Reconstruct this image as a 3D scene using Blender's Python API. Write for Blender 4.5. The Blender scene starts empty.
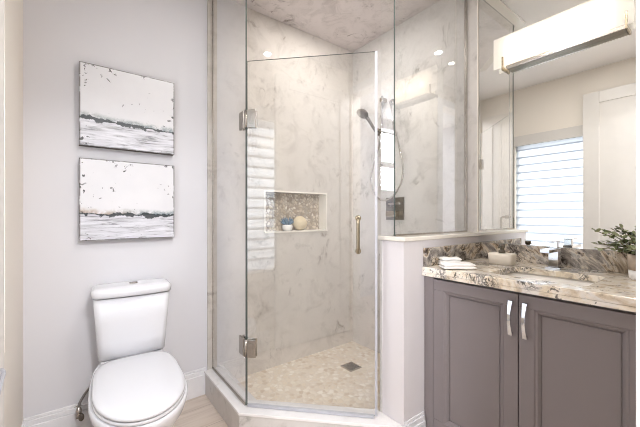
import bpy, bmesh, math, random
from mathutils import Vector, Matrix

random.seed(7)
S = bpy.context.scene
COL = S.collection
PI = math.pi

# ------------------------------------------------------------------ camera, world, lights, exposure
FPX, Y0, AZ, EYE = 319.45, 215.1, math.radians(52.713), 1.12
cd = bpy.data.cameras.new('camera')
cam = bpy.data.objects.new('camera', cd)
COL.objects.link(cam)
cam.location = (0, 0, EYE)
cam.rotation_euler = (PI / 2, 0, AZ - PI / 2)
cd.sensor_fit = 'HORIZONTAL'
cd.sensor_width = 36.0
cd.lens = FPX / 640 * 36.0
cd.shift_y = (Y0 - 213.5) / 640
cd.clip_start = 0.02
S.camera = cam

w = bpy.data.worlds.new('daylight')
S.world = w
w.use_nodes = True
w.node_tree.nodes['Background'].inputs[0].default_value = (0.85, 0.92, 1.0, 1)

S.view_settings.view_transform = 'Standard'
S.view_settings.look = 'None'
S.view_settings.gamma = 1.0
S.view_settings.exposure = 0.15
S.cycles.use_denoising = True
S.cycles.filter_width = 1.0
S.cycles.max_bounces = 14
S.cycles.transparent_max_bounces = 24
S.cycles.sample_clamp_indirect = 6.0
S.cycles.caustics_reflective = False
S.cycles.caustics_refractive = False


LP = dict(window=60, bedroom=4, side=280, hall_fill=57, room=8, vanity=4.5, shower=6.2, bulb=7, frost=0.30, world=0.2)
w.node_tree.nodes['Background'].inputs[1].default_value = LP['world']


def area(name, loc, direction, sx, sy, power, color, spread=PI):
    l = bpy.data.lights.new(name, 'AREA')
    l.shape = 'RECTANGLE'
    l.size, l.size_y = sx, sy
    l.energy = power
    l.color = color
    l.spread = spread
    o = bpy.data.objects.new(name, l)
    COL.objects.link(o)
    o.location = loc
    o.rotation_euler = Vector(direction).to_track_quat('-Z', 'Z').to_euler()
    return o


# daylight outside the bathroom window and the bedroom side window; one added fill
area('window_daylight', (-0.62, 1.08, 1.32), (1, 0, 0), 1.3, 1.5, LP['window'], (0.92, 0.96, 1.0))
area('bedroom_fill_light', (0.55, -2.95, 1.45), (0, 1, 0), 2.2, 1.9, LP['bedroom'], (0.97, 0.97, 1.0))  # added fill aimed through the doorway, like flash bounced behind the camera
area('bedroom_side_daylight', (-1.32, -1.55, 1.92), (1, 0, 0), 1.1, 1.3, LP['side'], (0.90, 0.94, 1.0))


def ceiling_lamp(name, loc, power, size, color):
    l = bpy.data.lights.new(name, 'AREA')
    l.shape = 'DISK'
    l.size = size
    l.energy = power
    l.color = color
    o = bpy.data.objects.new(name, l)
    COL.objects.link(o)
    o.location = loc
    return o


ceiling_lamp('hall_fill_light', (0.36, -0.62, 2.50), LP['hall_fill'], 0.36, (0.97, 0.97, 1.0))  # added unseen lamp, lifts the lower walls, floor and vanity front
ceiling_lamp('room_fill_light', (0.70, 0.79, 2.525), LP['room'], 0.09, (1.0, 0.97, 0.95))  # added out of view as general fill for the bathroom
ceiling_lamp('vanity_fill_light', (1.02, 0.40, 2.525), LP['vanity'], 0.05, (1.0, 0.96, 0.91))  # added out of view to brighten the half wall and counter
ceiling_lamp('shower_downlight_lamp', (1.32, 1.57, 2.518), LP['shower'], 0.055, (1.0, 0.975, 0.95))


# ------------------------------------------------------------------ helpers
def srgb(r, g, b):
    def f(c):
        c /= 255.0
        return c / 12.92 if c <= 0.04045 else ((c + 0.055) / 1.055) ** 2.4
    return (f(r), f(g), f(b), 1.0)


class G:
    """small node-graph builder"""
    def __init__(self, name):
        self.m = bpy.data.materials.new(name)
        self.m.use_nodes = True
        self.t = self.m.node_tree
        self.n = self.t.nodes
        self.p = self.n['Principled BSDF']
        self.out = self.n['Material Output']

    def link(self, a, b):
        self.t.links.new(a, b)

    def node(self, kind, **kw):
        x = self.n.new(kind)
        for k, v in kw.items():
            setattr(x, k, v)
        return x

    def set(self, sock, v):
        if isinstance(v, bpy.types.NodeSocket):
            self.link(v, sock)
        else:
            sock.default_value = v

    def coord(self, scale=(1, 1, 1), rot=(0, 0, 0), loc=(0, 0, 0)):
        c = self.node('ShaderNodeTexCoord')
        m = self.node('ShaderNodeMapping')
        m.inputs['Location'].default_value = loc
        m.inputs['Rotation'].default_value = rot
        m.inputs['Scale'].default_value = scale
        self.link(c.outputs['Object'], m.inputs[0])
        return m.outputs[0]

    def noise(self, vec, scale, detail=4, rough=0.55, dist=0.0, color=False):
        x = self.node('ShaderNodeTexNoise')
        self.link(vec, x.inputs['Vector'])
        x.inputs['Scale'].default_value = scale
        x.inputs['Detail'].default_value = detail
        x.inputs['Roughness'].default_value = rough
        x.inputs['Distortion'].default_value = dist
        return x.outputs['Color' if color else 'Fac']

    def math(self, op, a, b=0.0, c=None):
        x = self.node('ShaderNodeMath', operation=op)
        self.set(x.inputs[0], a)
        self.set(x.inputs[1], b)
        if c is not None:
            self.set(x.inputs[2], c)
        return x.outputs[0]

    def step(self, v, lo, hi):
        x = self.node('ShaderNodeMapRange', interpolation_type='SMOOTHSTEP')
        self.set(x.inputs['Value'], v)
        self.set(x.inputs['From Min'], lo)
        self.set(x.inputs['From Max'], hi)
        return x.outputs[0]

    def mix(self, fac, a, b, blend='MIX'):
        x = self.node('ShaderNodeMix', data_type='RGBA', blend_type=blend)
        self.set(x.inputs['Factor'], fac)
        self.set(x.inputs[6], a)
        self.set(x.inputs[7], b)
        return x.outputs[2]

    def ramp(self, fac, stops):
        x = self.node('ShaderNodeValToRGB')
        e = x.color_ramp.elements
        while len(e) < len(stops):
            e.new(0.5)
        for k, (p, c) in zip(e, stops):
            k.position = p
            k.color = c
        self.link(fac, x.inputs[0])
        return x.outputs[0]

    def sep(self, vec):
        x = self.node('ShaderNodeSeparateXYZ')
        self.link(vec, x.inputs[0])
        return x.outputs

    def bump(self, h, strength, dist=0.01):
        x = self.node('ShaderNodeBump')
        x.inputs['Strength'].default_value = strength
        x.inputs['Distance'].default_value = dist
        self.link(h, x.inputs['Height'])
        self.link(x.outputs[0], self.p.inputs['Normal'])

    def base(self, v):
        self.set(self.p.inputs['Base Color'], v)
        return self

    def rough(self, v, metal=0.0, spec=0.5):
        self.set(self.p.inputs['Roughness'], v)
        self.p.inputs['Metallic'].default_value = metal
        self.p.inputs['Specular IOR Level'].default_value = spec
        return self


def plain(name, rgb, rough=0.5, metal=0.0, spec=0.5, noise=0.03, nscale=14.0, coat=0.0):
    g = G(name)
    c = srgb(*rgb)
    if noise:
        d = tuple(max(0, x * (1 - noise)) for x in c[:3]) + (1,)
        l = tuple(min(1, x * (1 + noise)) for x in c[:3]) + (1,)
        g.base(g.mix(g.noise(g.coord(), nscale, 3), d, l))
    else:
        g.base(c)
    g.rough(rough, metal, spec)
    g.p.inputs['Coat Weight'].default_value = coat
    g.p.inputs['Coat Roughness'].default_value = 0.05
    return g.m


def paint(name, rgb, rough=0.55):
    g = G(name)
    c = srgb(*rgb)
    d = tuple(x * 0.97 for x in c[:3]) + (1,)
    v = g.coord()
    g.base(g.mix(g.noise(v, 3.0, 3), d, c)).rough(rough, 0, 0.35)
    g.bump(g.noise(v, 260, 2), 0.05, 0.001)
    return g.m


def marble(name, base, rough=0.1, seed=0.0, vein=(150, 140, 132), amount=0.55):
    g = G(name)
    v = g.coord(loc=(seed, seed * 0.7, seed * 1.3))
    a = g.noise(v, 1.7, 6, 0.6, 0.9)
    line = g.math('ABSOLUTE', g.math('SUBTRACT', a, 0.5))
    veins = g.math('SUBTRACT', 1.0, g.step(line, 0.0, 0.055))
    patch = g.step(g.noise(v, 3.1, 4, 0.6, 0.4), 0.50, 0.68)
    fine = g.step(g.noise(v, 16, 5, 0.65, 0.7), 0.40, 0.70)
    veins = g.math('MULTIPLY', g.math('MULTIPLY', veins, patch), fine)
    cloud = g.step(g.noise(v, 2.2, 4, 0.6, 0.5), 0.3, 0.75)
    c = srgb(*base)
    c2 = tuple(x * 0.90 for x in c[:3]) + (1,)
    col = g.mix(cloud, c, c2)
    soft = g.step(g.noise(v, 6.5, 8, 0.68, 0.9), 0.46, 0.70)
    col = g.mix(g.math('MULTIPLY', soft, 0.30 * amount), col, srgb(*vein))
    col = g.mix(g.math('MULTIPLY', veins, amount), col, srgb(*vein))
    st = g.node('ShaderNodeMapping')
    st.inputs['Rotation'].default_value = (0.5, 0.7, 0.4)
    st.inputs['Scale'].default_value = (1.0, 1.0, 0.55)
    g.link(v, st.inputs[0])
    sm = g.step(g.noise(st.outputs[0], 12, 7, 0.68, 1.1), 0.55, 0.72)
    sm = g.math('MULTIPLY', sm, g.step(g.noise(v, 3.4, 3, 0.55, 0.6), 0.47, 0.60))
    col = g.mix(g.math('MULTIPLY', sm, amount * 0.9), col, srgb(*vein))
    g.base(col).rough(rough, 0, 0.5)
    return g.m


def pebble(name, scale, cols, grout):
    g = G(name)
    v = g.coord()
    w_ = g.node('ShaderNodeVectorMath', operation='ADD')
    nz = g.node('ShaderNodeVectorMath', operation='SCALE')
    g.link(g.noise(v, 30, 2, color=True), nz.inputs[0])
    nz.inputs['Scale'].default_value = 0.012
    g.link(v, w_.inputs[0])
    g.link(nz.outputs[0], w_.inputs[1])
    f = g.node('ShaderNodeTexVoronoi', feature='F1')
    e = g.node('ShaderNodeTexVoronoi', feature='DISTANCE_TO_EDGE')
    for x in (f, e):
        g.link(w_.outputs[0], x.inputs['Vector'])
        x.inputs['Scale'].default_value = scale
        x.inputs['Randomness'].default_value = 0.9
    val = g.sep(f.outputs['Color'])[0]
    n = len(cols)
    stone = g.ramp(val, [(i / (n - 1), srgb(*c)) for i, c in enumerate(cols)])
    k = g.step(e.outputs['Distance'], 0.03, 0.11)
    g.base(g.mix(k, srgb(*grout), stone)).rough(0.42)
    g.bump(g.step(e.outputs['Distance'], 0.0, 0.35), 0.35, 0.004)
    return g.m


def granite(name, stops, white_amt, vein_amt, scale=(3.2, 0.9, 1.6), rot=(0.5, 0.35, 0.6), k=1.0):
    g = G(name)
    v = g.coord(rot=rot)
    st = g.node('ShaderNodeMapping')
    st.inputs['Scale'].default_value = scale
    g.link(v, st.inputs[0])
    s = st.outputs[0]
    a = g.noise(s, 3.2 * k, 9, 0.62, 1.8)
    col = g.ramp(a, [(p, srgb(*c)) for p, c in stops])
    white = g.step(g.noise(v, 9.0, 5, 0.6, 1.2), 0.50, 0.64)
    col = g.mix(g.math('MULTIPLY', white, white_amt), col, srgb(232, 227, 222))
    b = g.noise(s, 6.0 * k, 8, 0.7, 2.6)
    dark = g.math('SUBTRACT', 1.0, g.step(g.math('ABSOLUTE', g.math('SUBTRACT', b, 0.5)), 0.010, 0.060))
    where = g.step(g.noise(v, 6.5, 3, 0.5, 0.6), 0.48, 0.60)
    col = g.mix(g.math('MULTIPLY', g.math('MULTIPLY', dark, where), vein_amt), col, srgb(48, 42, 40))
    spot = g.step(g.noise(v, 44, 5, 0.65, 1.4), 0.56, 0.62)
    spot = g.math('MULTIPLY', spot, g.step(g.noise(v, 13, 2), 0.47, 0.56))
    col = g.mix(g.math('MULTIPLY', spot, 0.8), col, srgb(56, 52, 52))
    g.base(col).rough(0.10, 0, 0.5)
    return g.m


def planks(name):
    g = G(name)
    v = g.coord()
    b = g.node('ShaderNodeTexBrick', offset=0.37)
    g.link(v, b.inputs['Vector'])
    b.inputs['Color1'].default_value = srgb(202, 188, 175)
    b.inputs['Color2'].default_value = srgb(213, 201, 190)
    b.inputs['Mortar'].default_value = srgb(158, 145, 134)
    b.inputs['Scale'].default_value = 1.0
    b.inputs['Mortar Size'].default_value = 0.0025
    b.inputs['Mortar Smooth'].default_value = 0.2
    b.inputs['Brick Width'].default_value = 1.1
    b.inputs['Row Height'].default_value = 0.19
    gr = g.node('ShaderNodeMapping')
    gr.inputs['Scale'].default_value = (1.2, 16, 1)
    g.link(v, gr.inputs[0])
    gn = g.noise(gr.outputs[0], 2.5, 6, 0.6, 0.5)
    col = g.mix(g.step(gn, 0.35, 0.75), b.outputs['Color'], srgb(188, 172, 158))
    g.base(col).rough(0.38)
    return g.m


def abstract(name, seed, warm):
    """worn white sheet over a dark waterline, as painted on the panel"""
    g = G(name)
    v = g.coord(loc=(seed, 0, seed * 2))
    raw = g.coord()
    x, y, z = g.sep(raw)
    wob = g.math('MULTIPLY', g.math('SUBTRACT', g.noise(v, 9, 6, 0.65), 0.5), 0.055)
    zz = g.math('ADD', g.math('ADD', z, wob), g.math('MULTIPLY', x, 0.02 if warm else 0.045))
    line = -0.078
    ab = g.math('SUBTRACT', zz, line)
    above = g.step(ab, -0.002, 0.002)
    upper = g.mix(g.noise(v, 5, 5), srgb(232, 231, 233), srgb(212, 212, 216))
    stre = g.node('ShaderNodeMapping')
    stre.inputs['Scale'].default_value = (5, 1, 46)
    g.link(v, stre.inputs[0])
    sn = g.noise(stre.outputs[0], 1.4, 6, 0.7, 0.5)
    lower = g.ramp(sn, [(0.36, srgb(128, 128, 132)), (0.46, srgb(200, 200, 206)), (0.62, srgb(224, 224, 230))])
    col = g.mix(above, lower, upper)
    # smear above the line
    sm = g.math('MULTIPLY', above, g.math('SUBTRACT', 1.0, g.step(ab, 0.008, 0.040)))
    sm = g.math('MULTIPLY', sm, g.step(g.noise(v, 26, 5, 0.7), 0.34, 0.60))
    sm2 = g.mix(g.step(x, -0.15, 0.12), srgb(170, 150, 130) if warm else srgb(128, 138, 138), srgb(96, 118, 124))
    col = g.mix(g.math('MULTIPLY', sm, 0.85), col, sm2)
    # the dark waterline
    thick = g.math('ADD', 0.004, g.math('MULTIPLY', g.step(g.noise(v, 19, 4, 0.6), 0.42, 0.66), 0.020))
    dk = g.math('SUBTRACT', 1.0, g.step(g.math('ABSOLUTE', ab), g.math('MULTIPLY', thick, 0.6), thick))
    col = g.mix(g.math('MULTIPLY', dk, 0.93), col, srgb(34, 42, 46))
    # chipped flecks, denser near the border
    ex = g.step(g.math('ABSOLUTE', x), 0.14, 0.222)
    ez = g.step(z, 0.12, 0.21)
    edge = g.math('MAXIMUM', ex, ez)
    th = g.math('SUBTRACT', 0.655, g.math('MULTIPLY', edge, 0.085))
    fl = g.step(g.noise(v, 42, 5, 0.6, 0.4), th, g.math('ADD', th, 0.025))
    fl = g.math('MULTIPLY', fl, g.step(g.noise(v, 8, 3), 0.47, 0.56))
    col = g.mix(g.math('MULTIPLY', fl, 0.9), col, srgb(50, 50, 50))
    # worn dark rim
    rim = g.math('MAXIMUM', g.step(g.math('ABSOLUTE', x), 0.2150, 0.2185), g.step(g.math('ABSOLUTE', z), 0.2030, 0.2060))
    rim = g.math('MULTIPLY', rim, g.step(g.noise(v, 30, 3), 0.28, 0.48))
    col = g.mix(g.math('MULTIPLY', rim, 0.75), col, srgb(78, 72, 66))
    g.base(col).rough(0.35, 0, 0.5)
    g.bump(g.noise(v, 40, 5), 0.15, 0.002)
    return g.m


def glass_mat(name, tint=(0.976, 0.980, 0.978), strength=1.0):
    """clear architectural glass: Fresnel mirror over a see-through body"""
    g = G(name)
    g.n.remove(g.p)
    geo = g.node('ShaderNodeNewGeometry')
    dot = g.node('ShaderNodeVectorMath', operation='DOT_PRODUCT')
    g.link(geo.outputs['Normal'], dot.inputs[0])
    g.link(geo.outputs['Incoming'], dot.inputs[1])
    c = g.math('ABSOLUTE', dot.outputs['Value'])
    f = g.math('POWER', g.math('SUBTRACT', 1.0, c), 5.0)
    f = g.math('ADD', 0.04, g.math('MULTIPLY', f, 0.96))
    f = g.math('MULTIPLY', f, g.math('SUBTRACT', 1.0, geo.outputs['Backfacing']))
    f = g.math('MINIMUM', g.math('MULTIPLY', f, 3.3 * strength), 1.0)
    tr = g.node('ShaderNodeBsdfTransparent')
    tr.inputs[0].default_value = tint + (1,)
    gl = g.node('ShaderNodeBsdfGlossy')
    gl.inputs['Roughness'].default_value = 0.0
    gl.inputs[0].default_value = (1, 1, 1, 1)
    mx = g.node('ShaderNodeMixShader')
    g.link(f, mx.inputs[0])
    g.link(tr.outputs[0], mx.inputs[1])
    g.link(gl.outputs[0], mx.inputs[2])
    g.link(mx.outputs[0], g.out.inputs[0])
    return g.m


def translucent(name, rgb, emit=0.0, ecol=(1, 1, 1), diffuse=0.35, clear=0.0):
    g = G(name)
    g.n.remove(g.p)
    t = g.node('ShaderNodeBsdfTranslucent')
    d = g.node('ShaderNodeBsdfDiffuse')
    for x in (t, d):
        x.inputs[0].default_value = srgb(*rgb)
    mx = g.node('ShaderNodeMixShader')
    mx.inputs[0].default_value = diffuse
    g.link(t.outputs[0], mx.inputs[1])
    g.link(d.outputs[0], mx.inputs[2])
    last = mx.outputs[0]
    if clear:
        tr = g.node('ShaderNodeBsdfTransparent')
        m2 = g.node('ShaderNodeMixShader')
        m2.inputs[0].default_value = clear
        g.link(last, m2.inputs[1])
        g.link(tr.outputs[0], m2.inputs[2])
        last = m2.outputs[0]
    if emit:
        e = g.node('ShaderNodeEmission')
        e.inputs[0].default_value = tuple(ecol) + (1,)
        e.inputs[1].default_value = emit
        a = g.node('ShaderNodeAddShader')
        g.link(last, a.inputs[0])
        g.link(e.outputs[0], a.inputs[1])
        last = a.outputs[0]
    g.link(last, g.out.inputs[0])
    return g.m


def emitter(name, col, strength):
    g = G(name)
    g.base((0.8, 0.8, 0.8, 1))
    g.p.inputs['Emission Color'].default_value = tuple(col) + (1,)
    g.p.inputs['Emission Strength'].default_value = strength
    return g.m


M = dict(
    wall=paint('wall_paint', (221, 220, 224)),
    pony=paint('half_wall_paint', (222, 217, 218)),
    warmwall=paint('wall_paint_warm', (238, 230, 219)),
    ceil=paint('ceiling_paint', (240, 236, 232)),
    trim=plain('white_trim_paint', (232, 231, 233), 0.35),
    doorpaint=plain('white_door_paint', (214, 209, 203), 0.4),
    marble=marble('polished_marble_tile', (213, 206, 198), 0.03, 0.0, (138, 126, 116), 0.85),
    marble_side=marble('polished_marble_tile_side', (210, 206, 202), 0.035, 3.1, (134, 128, 122), 0.9),
    marble_ceil=marble('marble_ceiling_tile', (226, 217, 214), 0.2, 6.3, (124, 112, 106), 1.0),
    curb=marble('curb_marble', (234, 231, 230), 0.15, 9.0, (170, 162, 156), 0.4),
    capstone=plain('cream_quartz', (234, 228, 218), 0.15),
    pebble=pebble('pebble_mosaic', 33, [(216, 198, 174), (234, 224, 208), (206, 186, 162), (242, 234, 222), (224, 208, 186), (230, 218, 200)], (222, 210, 194)),
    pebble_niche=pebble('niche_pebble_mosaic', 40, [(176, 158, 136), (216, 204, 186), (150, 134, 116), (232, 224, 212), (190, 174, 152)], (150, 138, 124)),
    floor=planks('wood_look_tile'),
    porcelain=plain('white_porcelain', (224, 224, 228), 0.2, 0, 0.45, 0.0, coat=0.15),
    seat=plain('white_seat_plastic', (214, 214, 218), 0.18, 0, 0.5, 0.0),
    chrome=plain('chrome', (205, 206, 208), 0.08, 1.0, 0.5, 0.0),
    nickel=plain('brushed_nickel', (176, 170, 162), 0.25, 1.0, 0.5, 0.03, 60),
    darknickel=plain('dark_nickel', (108, 102, 94), 0.3, 1.0, 0.5, 0.0),
    brass=plain('warm_nickel', (164, 152, 130), 0.25, 1.0, 0.5, 0.0),
    dark=plain('dark_gap', (52, 48, 46), 0.7),
    bronze=plain('bronze_rail', (126, 116, 100), 0.35, 0.85, 0.5, 0.0),
    grate=plain('drain_grate_metal', (88, 84, 80), 0.35, 0.9),
    glass=glass_mat('clear_shower_glass'),
    glassedge=plain('glass_edge', (96, 104, 100), 0.15, 0, 0.5, 0.0),
    seal=plain('white_vinyl_seal', (176, 176, 182), 0.4, 0, 0.3, 0.0),
    vanity=plain('taupe_cabinet_paint', (128, 120, 121), 0.42, 0, 0.4, 0.02),
    granite=granite('veined_granite', [(0.28, (132, 122, 114)), (0.36, (204, 188, 166)), (0.43, (230, 218, 200)), (0.50, (240, 232, 220)),
                                       (0.57, (230, 216, 194)), (0.64, (200, 186, 168)), (0.74, (140, 132, 126))], 0.9, 0.85, (2.6, 1.6, 1.8)),
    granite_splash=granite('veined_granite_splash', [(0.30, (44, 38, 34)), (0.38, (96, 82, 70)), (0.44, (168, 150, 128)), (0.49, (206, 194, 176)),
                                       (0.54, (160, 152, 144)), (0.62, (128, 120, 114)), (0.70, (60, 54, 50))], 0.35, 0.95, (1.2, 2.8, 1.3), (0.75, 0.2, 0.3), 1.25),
    sink=plain('sink_porcelain', (240, 236, 230), 0.08, 0, 0.5, 0.0),
    mirror=plain('mirror_silver', (240, 242, 241), 0.0, 1.0, 0.5, 0.0),
    soap=plain('cream_ceramic', (240, 231, 218), 0.4),
    cloth=plain('white_terry', (240, 237, 234), 0.95, 0, 0.1, 0.05, 90),
    blind=translucent('blind_fabric', (206, 209, 214), diffuse=0.40),
    lap_shade=translucent('blind_overlap_shade', (178, 183, 192), diffuse=0.62),  # shade of the slat overlaps put into a darker, less translucent strip
    leaf=plain('olive_green_leaf', (104, 112, 78), 0.5, 0, 0.4, 0.25, 30),
    leaf2=plain('grey_green_leaf', (150, 156, 122), 0.55, 0, 0.4, 0.2, 30),
    stem=plain('brown_stem', (96, 78, 56), 0.7),
    potwood=plain('grey_wood_pot', (186, 170, 154), 0.6, 0, 0.3, 0.12, 40),
    potwhite=plain('white_pot_glaze', (236, 234, 232), 0.3),
    soil=plain('soil', (58, 48, 40), 0.9),
    blueleaf=plain('blue_green_succulent', (92, 126, 152), 0.55, 0, 0.3, 0.15, 40),
    sponge=plain('cream_sponge', (222, 206, 176), 0.95, 0, 0.1, 0.12, 70),
    frosted=translucent('frosted_lamp_glass', (255, 250, 240), LP['frost'], (1.0, 0.90, 0.76), 0.25, 0.12),
    plate=translucent('clear_lamp_plate', (255, 252, 246), 0.17, (1.0, 0.91, 0.80), 0.5, 0.50),
    bulb=emitter('lamp_bulb', (1.0, 0.84, 0.62), LP['bulb']),
    can=emitter('downlight_lens', (1.0, 0.92, 0.82), 14),
    art1=abstract('waterline_painting', 0.0, False),
    art2=abstract('waterline_painting_warm', 4.3, True),
    artside=plain('weathered_panel_edge', (88, 82, 76), 0.7, 0, 0.3, 0.4, 60),
    braid=plain('braided_hose', (150, 148, 146), 0.35, 0.9, 0.5, 0.2, 300),
    hosegrey=plain('metal_hose', (190, 188, 185), 0.25, 0.9),
)


def bm_new():
    return bmesh.new()


def add_box(bm, x0, x1, y0, y1, z0, z1, mi=0):
    vs = [bm.verts.new(p) for p in ((x0, y0, z0), (x1, y0, z0), (x1, y1, z0), (x0, y1, z0),
                                    (x0, y0, z1), (x1, y0, z1), (x1, y1, z1), (x0, y1, z1))]
    fs = []
    for q in ((3, 2, 1, 0), (4, 5, 6, 7), (0, 1, 5, 4), (1, 2, 6, 5), (2, 3, 7, 6), (3, 0, 4, 7)):
        f = bm.faces.new([vs[i] for i in q])
        f.material_index = mi
        fs.append(f)
    return fs


def add_prism(bm, poly, z0, z1, mi=0):
    """poly: counter-clockwise (x, y) list"""
    a = [bm.verts.new((x, y, z0)) for x, y in poly]
    b = [bm.verts.new((x, y, z1)) for x, y in poly]
    n = len(poly)
    f = [bm.faces.new(list(reversed(a))), bm.faces.new(b)]
    for i in range(n):
        f.append(bm.faces.new((a[i], a[(i + 1) % n], b[(i + 1) % n], b[i])))
    for q in f:
        q.material_index = mi
    return f


def loft(bm, rings, cap0=True, cap1=True, smooth=True, mi=0):
    R = [[bm.verts.new(p) for p in r] for r in rings]
    n = len(R[0])
    for a, b in zip(R, R[1:]):
        for i in range(n):
            f = bm.faces.new((a[i], a[(i + 1) % n], b[(i + 1) % n], b[i]))
            f.smooth = smooth
            f.material_index = mi
    if cap0:
        f = bm.faces.new(list(reversed(R[0])))
        f.material_index = mi
    if cap1:
        f = bm.faces.new(R[-1])
        f.material_index = mi


def lathe(bm, prof, c=(0, 0, 0), axis=(0, 0, 1), n=24, mi=0, cap0=True, cap1=True):
    q = Vector((0, 0, 1)).rotation_difference(Vector(axis).normalized())
    rings = []
    for r, z in prof:
        rings.append([Vector(c) + q @ Vector((max(r, 1e-5) * math.cos(2 * PI * i / n), max(r, 1e-5) * math.sin(2 * PI * i / n), z)) for i in range(n)])
    loft(bm, rings, cap0, cap1, True, mi)


def smooth_path(pts, k=6):
    pts = [Vector(p) for p in pts]
    out = []
    P = [pts[0] * 2 - pts[1]] + pts + [pts[-1] * 2 - pts[-2]]
    for i in range(1, len(P) - 2):
        p0, p1, p2, p3 = P[i - 1:i + 3]
        for j in range(k):
            t = j / k
            out.append(0.5 * ((2 * p1) + (p2 - p0) * t + (2 * p0 - 5 * p1 + 4 * p2 - p3) * t * t + (3 * p1 - p0 - 3 * p2 + p3) * t ** 3))
    out.append(pts[-1])
    return out


def tube(bm, pts, r, n=10, mi=0):
    pts = [Vector(p) for p in pts]
    rad = r if isinstance(r, (list, tuple)) else [r] * len(pts)
    rings = []
    prev = None
    for i, p in enumerate(pts):
        d = (pts[min(i + 1, len(pts) - 1)] - pts[max(i - 1, 0)]).normalized()
        if prev is None:
            u = d.orthogonal().normalized()
        else:
            u = (prev - d * prev.dot(d)).normalized()
        prev = u
        v = d.cross(u)
        rings.append([p + (u * math.cos(2 * PI * k / n) + v * math.sin(2 * PI * k / n)) * rad[i] for k in range(n)])
    loft(bm, rings, mi=mi)


def rrect(cx, cy, hx, hy, r, z, k=5, bow=0.0):
    pts = []
    for sx, sy, a0 in ((1, 1, 0), (-1, 1, PI / 2), (-1, -1, PI), (1, -1, 3 * PI / 2)):
        for j in range(k + 1):
            a = a0 + PI / 2 * j / k
            x = cx + sx * (hx - r) + r * math.cos(a)
            y = cy + sy * (hy - r) + r * math.sin(a)
            pts.append((x, y, z))
    if bow:
        # push the front (-y) face outwards in the middle
        pts2 = []
        for x, y, z_ in pts:
            if y < cy:
                y -= bow * max(0.0, 1 - ((x - cx) / hx) ** 2)
            pts2.append((x, y, z_))
        pts = pts2
        # add extra points on the front edge for the curve
        i = 3 * (k + 1)  # first point of the (+,-) corner; insert between corner 3 and 4
        xa, xb = pts[i - 1][0], pts[i][0]
        ya, yb = cy - hy, cy - hy
        ins = []
        for j in range(1, 8):
            x = xa + (xb - xa) * j / 8
            ins.append((x, cy - hy - bow * (1 - ((x - cx) / hx) ** 2), z))
        pts = pts[:i] + ins + pts[i:]
    return pts


def obj(name, bm, mats, parent=None, loc=None, bevel=0.0, seg=2, smooth=False, sub=0):
    bmesh.ops.recalc_face_normals(bm, faces=bm.faces[:])
    me = bpy.data.meshes.new(name)
    if smooth:
        for f in bm.faces:
            f.smooth = True
    bm.to_mesh(me)
    bm.free()
    for m in (mats if isinstance(mats, (list, tuple)) else [mats]):
        me.materials.append(m)
    o = bpy.data.objects.new(name, me)
    COL.objects.link(o)
    if parent:
        o.parent = parent
    if loc is not None:
        o.location = loc
    if bevel:
        b = o.modifiers.new('bevel', 'BEVEL')
        b.width = bevel
        b.segments = seg
        b.limit_method = 'ANGLE'
        b.angle_limit = math.radians(40)
        b.harden_normals = False
    if sub:
        s = o.modifiers.new('sub', 'SUBSURF')
        s.levels = s.render_levels = sub
    return o


def box(name, x0, x1, y0, y1, z0, z1, mat, parent=None, bevel=0.0, seg=2):
    """box in world coordinates; under a parent its origin is moved back by the parent's place"""
    bm = bm_new()
    d = parent_offset(parent)
    add_box(bm, x0 - d.x, x1 - d.x, y0 - d.y, y1 - d.y, z0 - d.z, z1 - d.z)
    return obj(name, bm, mat, parent, bevel=bevel, seg=seg)


def parent_offset(p):
    d = Vector((0, 0, 0))
    while p is not None:
        d += p.location
        p = p.parent
    return d


def shift(bm, parent):
    d = parent_offset(parent)
    for v in bm.verts:
        v.co -= d
    return bm


def thing(name, label, cat, loc=(0, 0, 0), rotz=0.0, group=None):
    o = bpy.data.objects.new(name, None)
    COL.objects.link(o)
    o.empty_display_size = 0.05
    o.location = loc
    o.rotation_euler = (0, 0, rotz)
    return tag(o, label, cat, group)


def tag(o, label, cat, group=None):
    o['label'] = label
    o['category'] = cat
    o['kind'] = 'thing'
    if group:
        o['group'] = group
    return o


def struct(o, label=None, cat=None):
    o['kind'] = 'structure'
    if label:
        o['label'] = label
    if cat:
        o['category'] = cat
    return o


def wobj(name, bm, mats, parent=None, **kw):
    return obj(name, shift(bm, parent) if parent else bm, mats, parent, **kw)


# ------------------------------------------------------------------ the room
YA, XB, XC, YD = 2.027, 1.899, -0.20, 0.08
H = 2.54

struct(box('floor', -1.3, 2.1, -3.0, 2.2, -0.08, 0.0, M['floor']), 'beige wood-look plank tile floor', 'floor')
struct(box('ceiling', -1.3, 2.1, -3.0, 2.2, H, H + 0.1, M['ceil']), 'plain off-white painted ceiling', 'ceiling')

# back wall, with the niche hole in its tiled half
NX0, NX1, NZ0, NZ1, ND = 1.048, 1.615, 0.991, 1.298, 0.095
bm = bm_new()
add_box(bm, XC - 0.12, 0.66, YA + 0.010, YA + 0.16, 0, H)
struct(obj('wall_back', bm, M['wall']), 'pale grey painted wall behind the toilet', 'wall')
bm = bm_new()
for x0, x1, z0, z1 in ((0.655, NX0, 0, H), (NX1, XB + 0.12, 0, H), (NX0, NX1, 0, NZ0), (NX0, NX1, NZ1, H)):
    add_box(bm, x0, x1, YA, YA + 0.16, z0, z1)
struct(obj('wall_shower_back', bm, M['marble']), 'polished pale marble tile wall with a recessed niche', 'wall')
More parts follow.
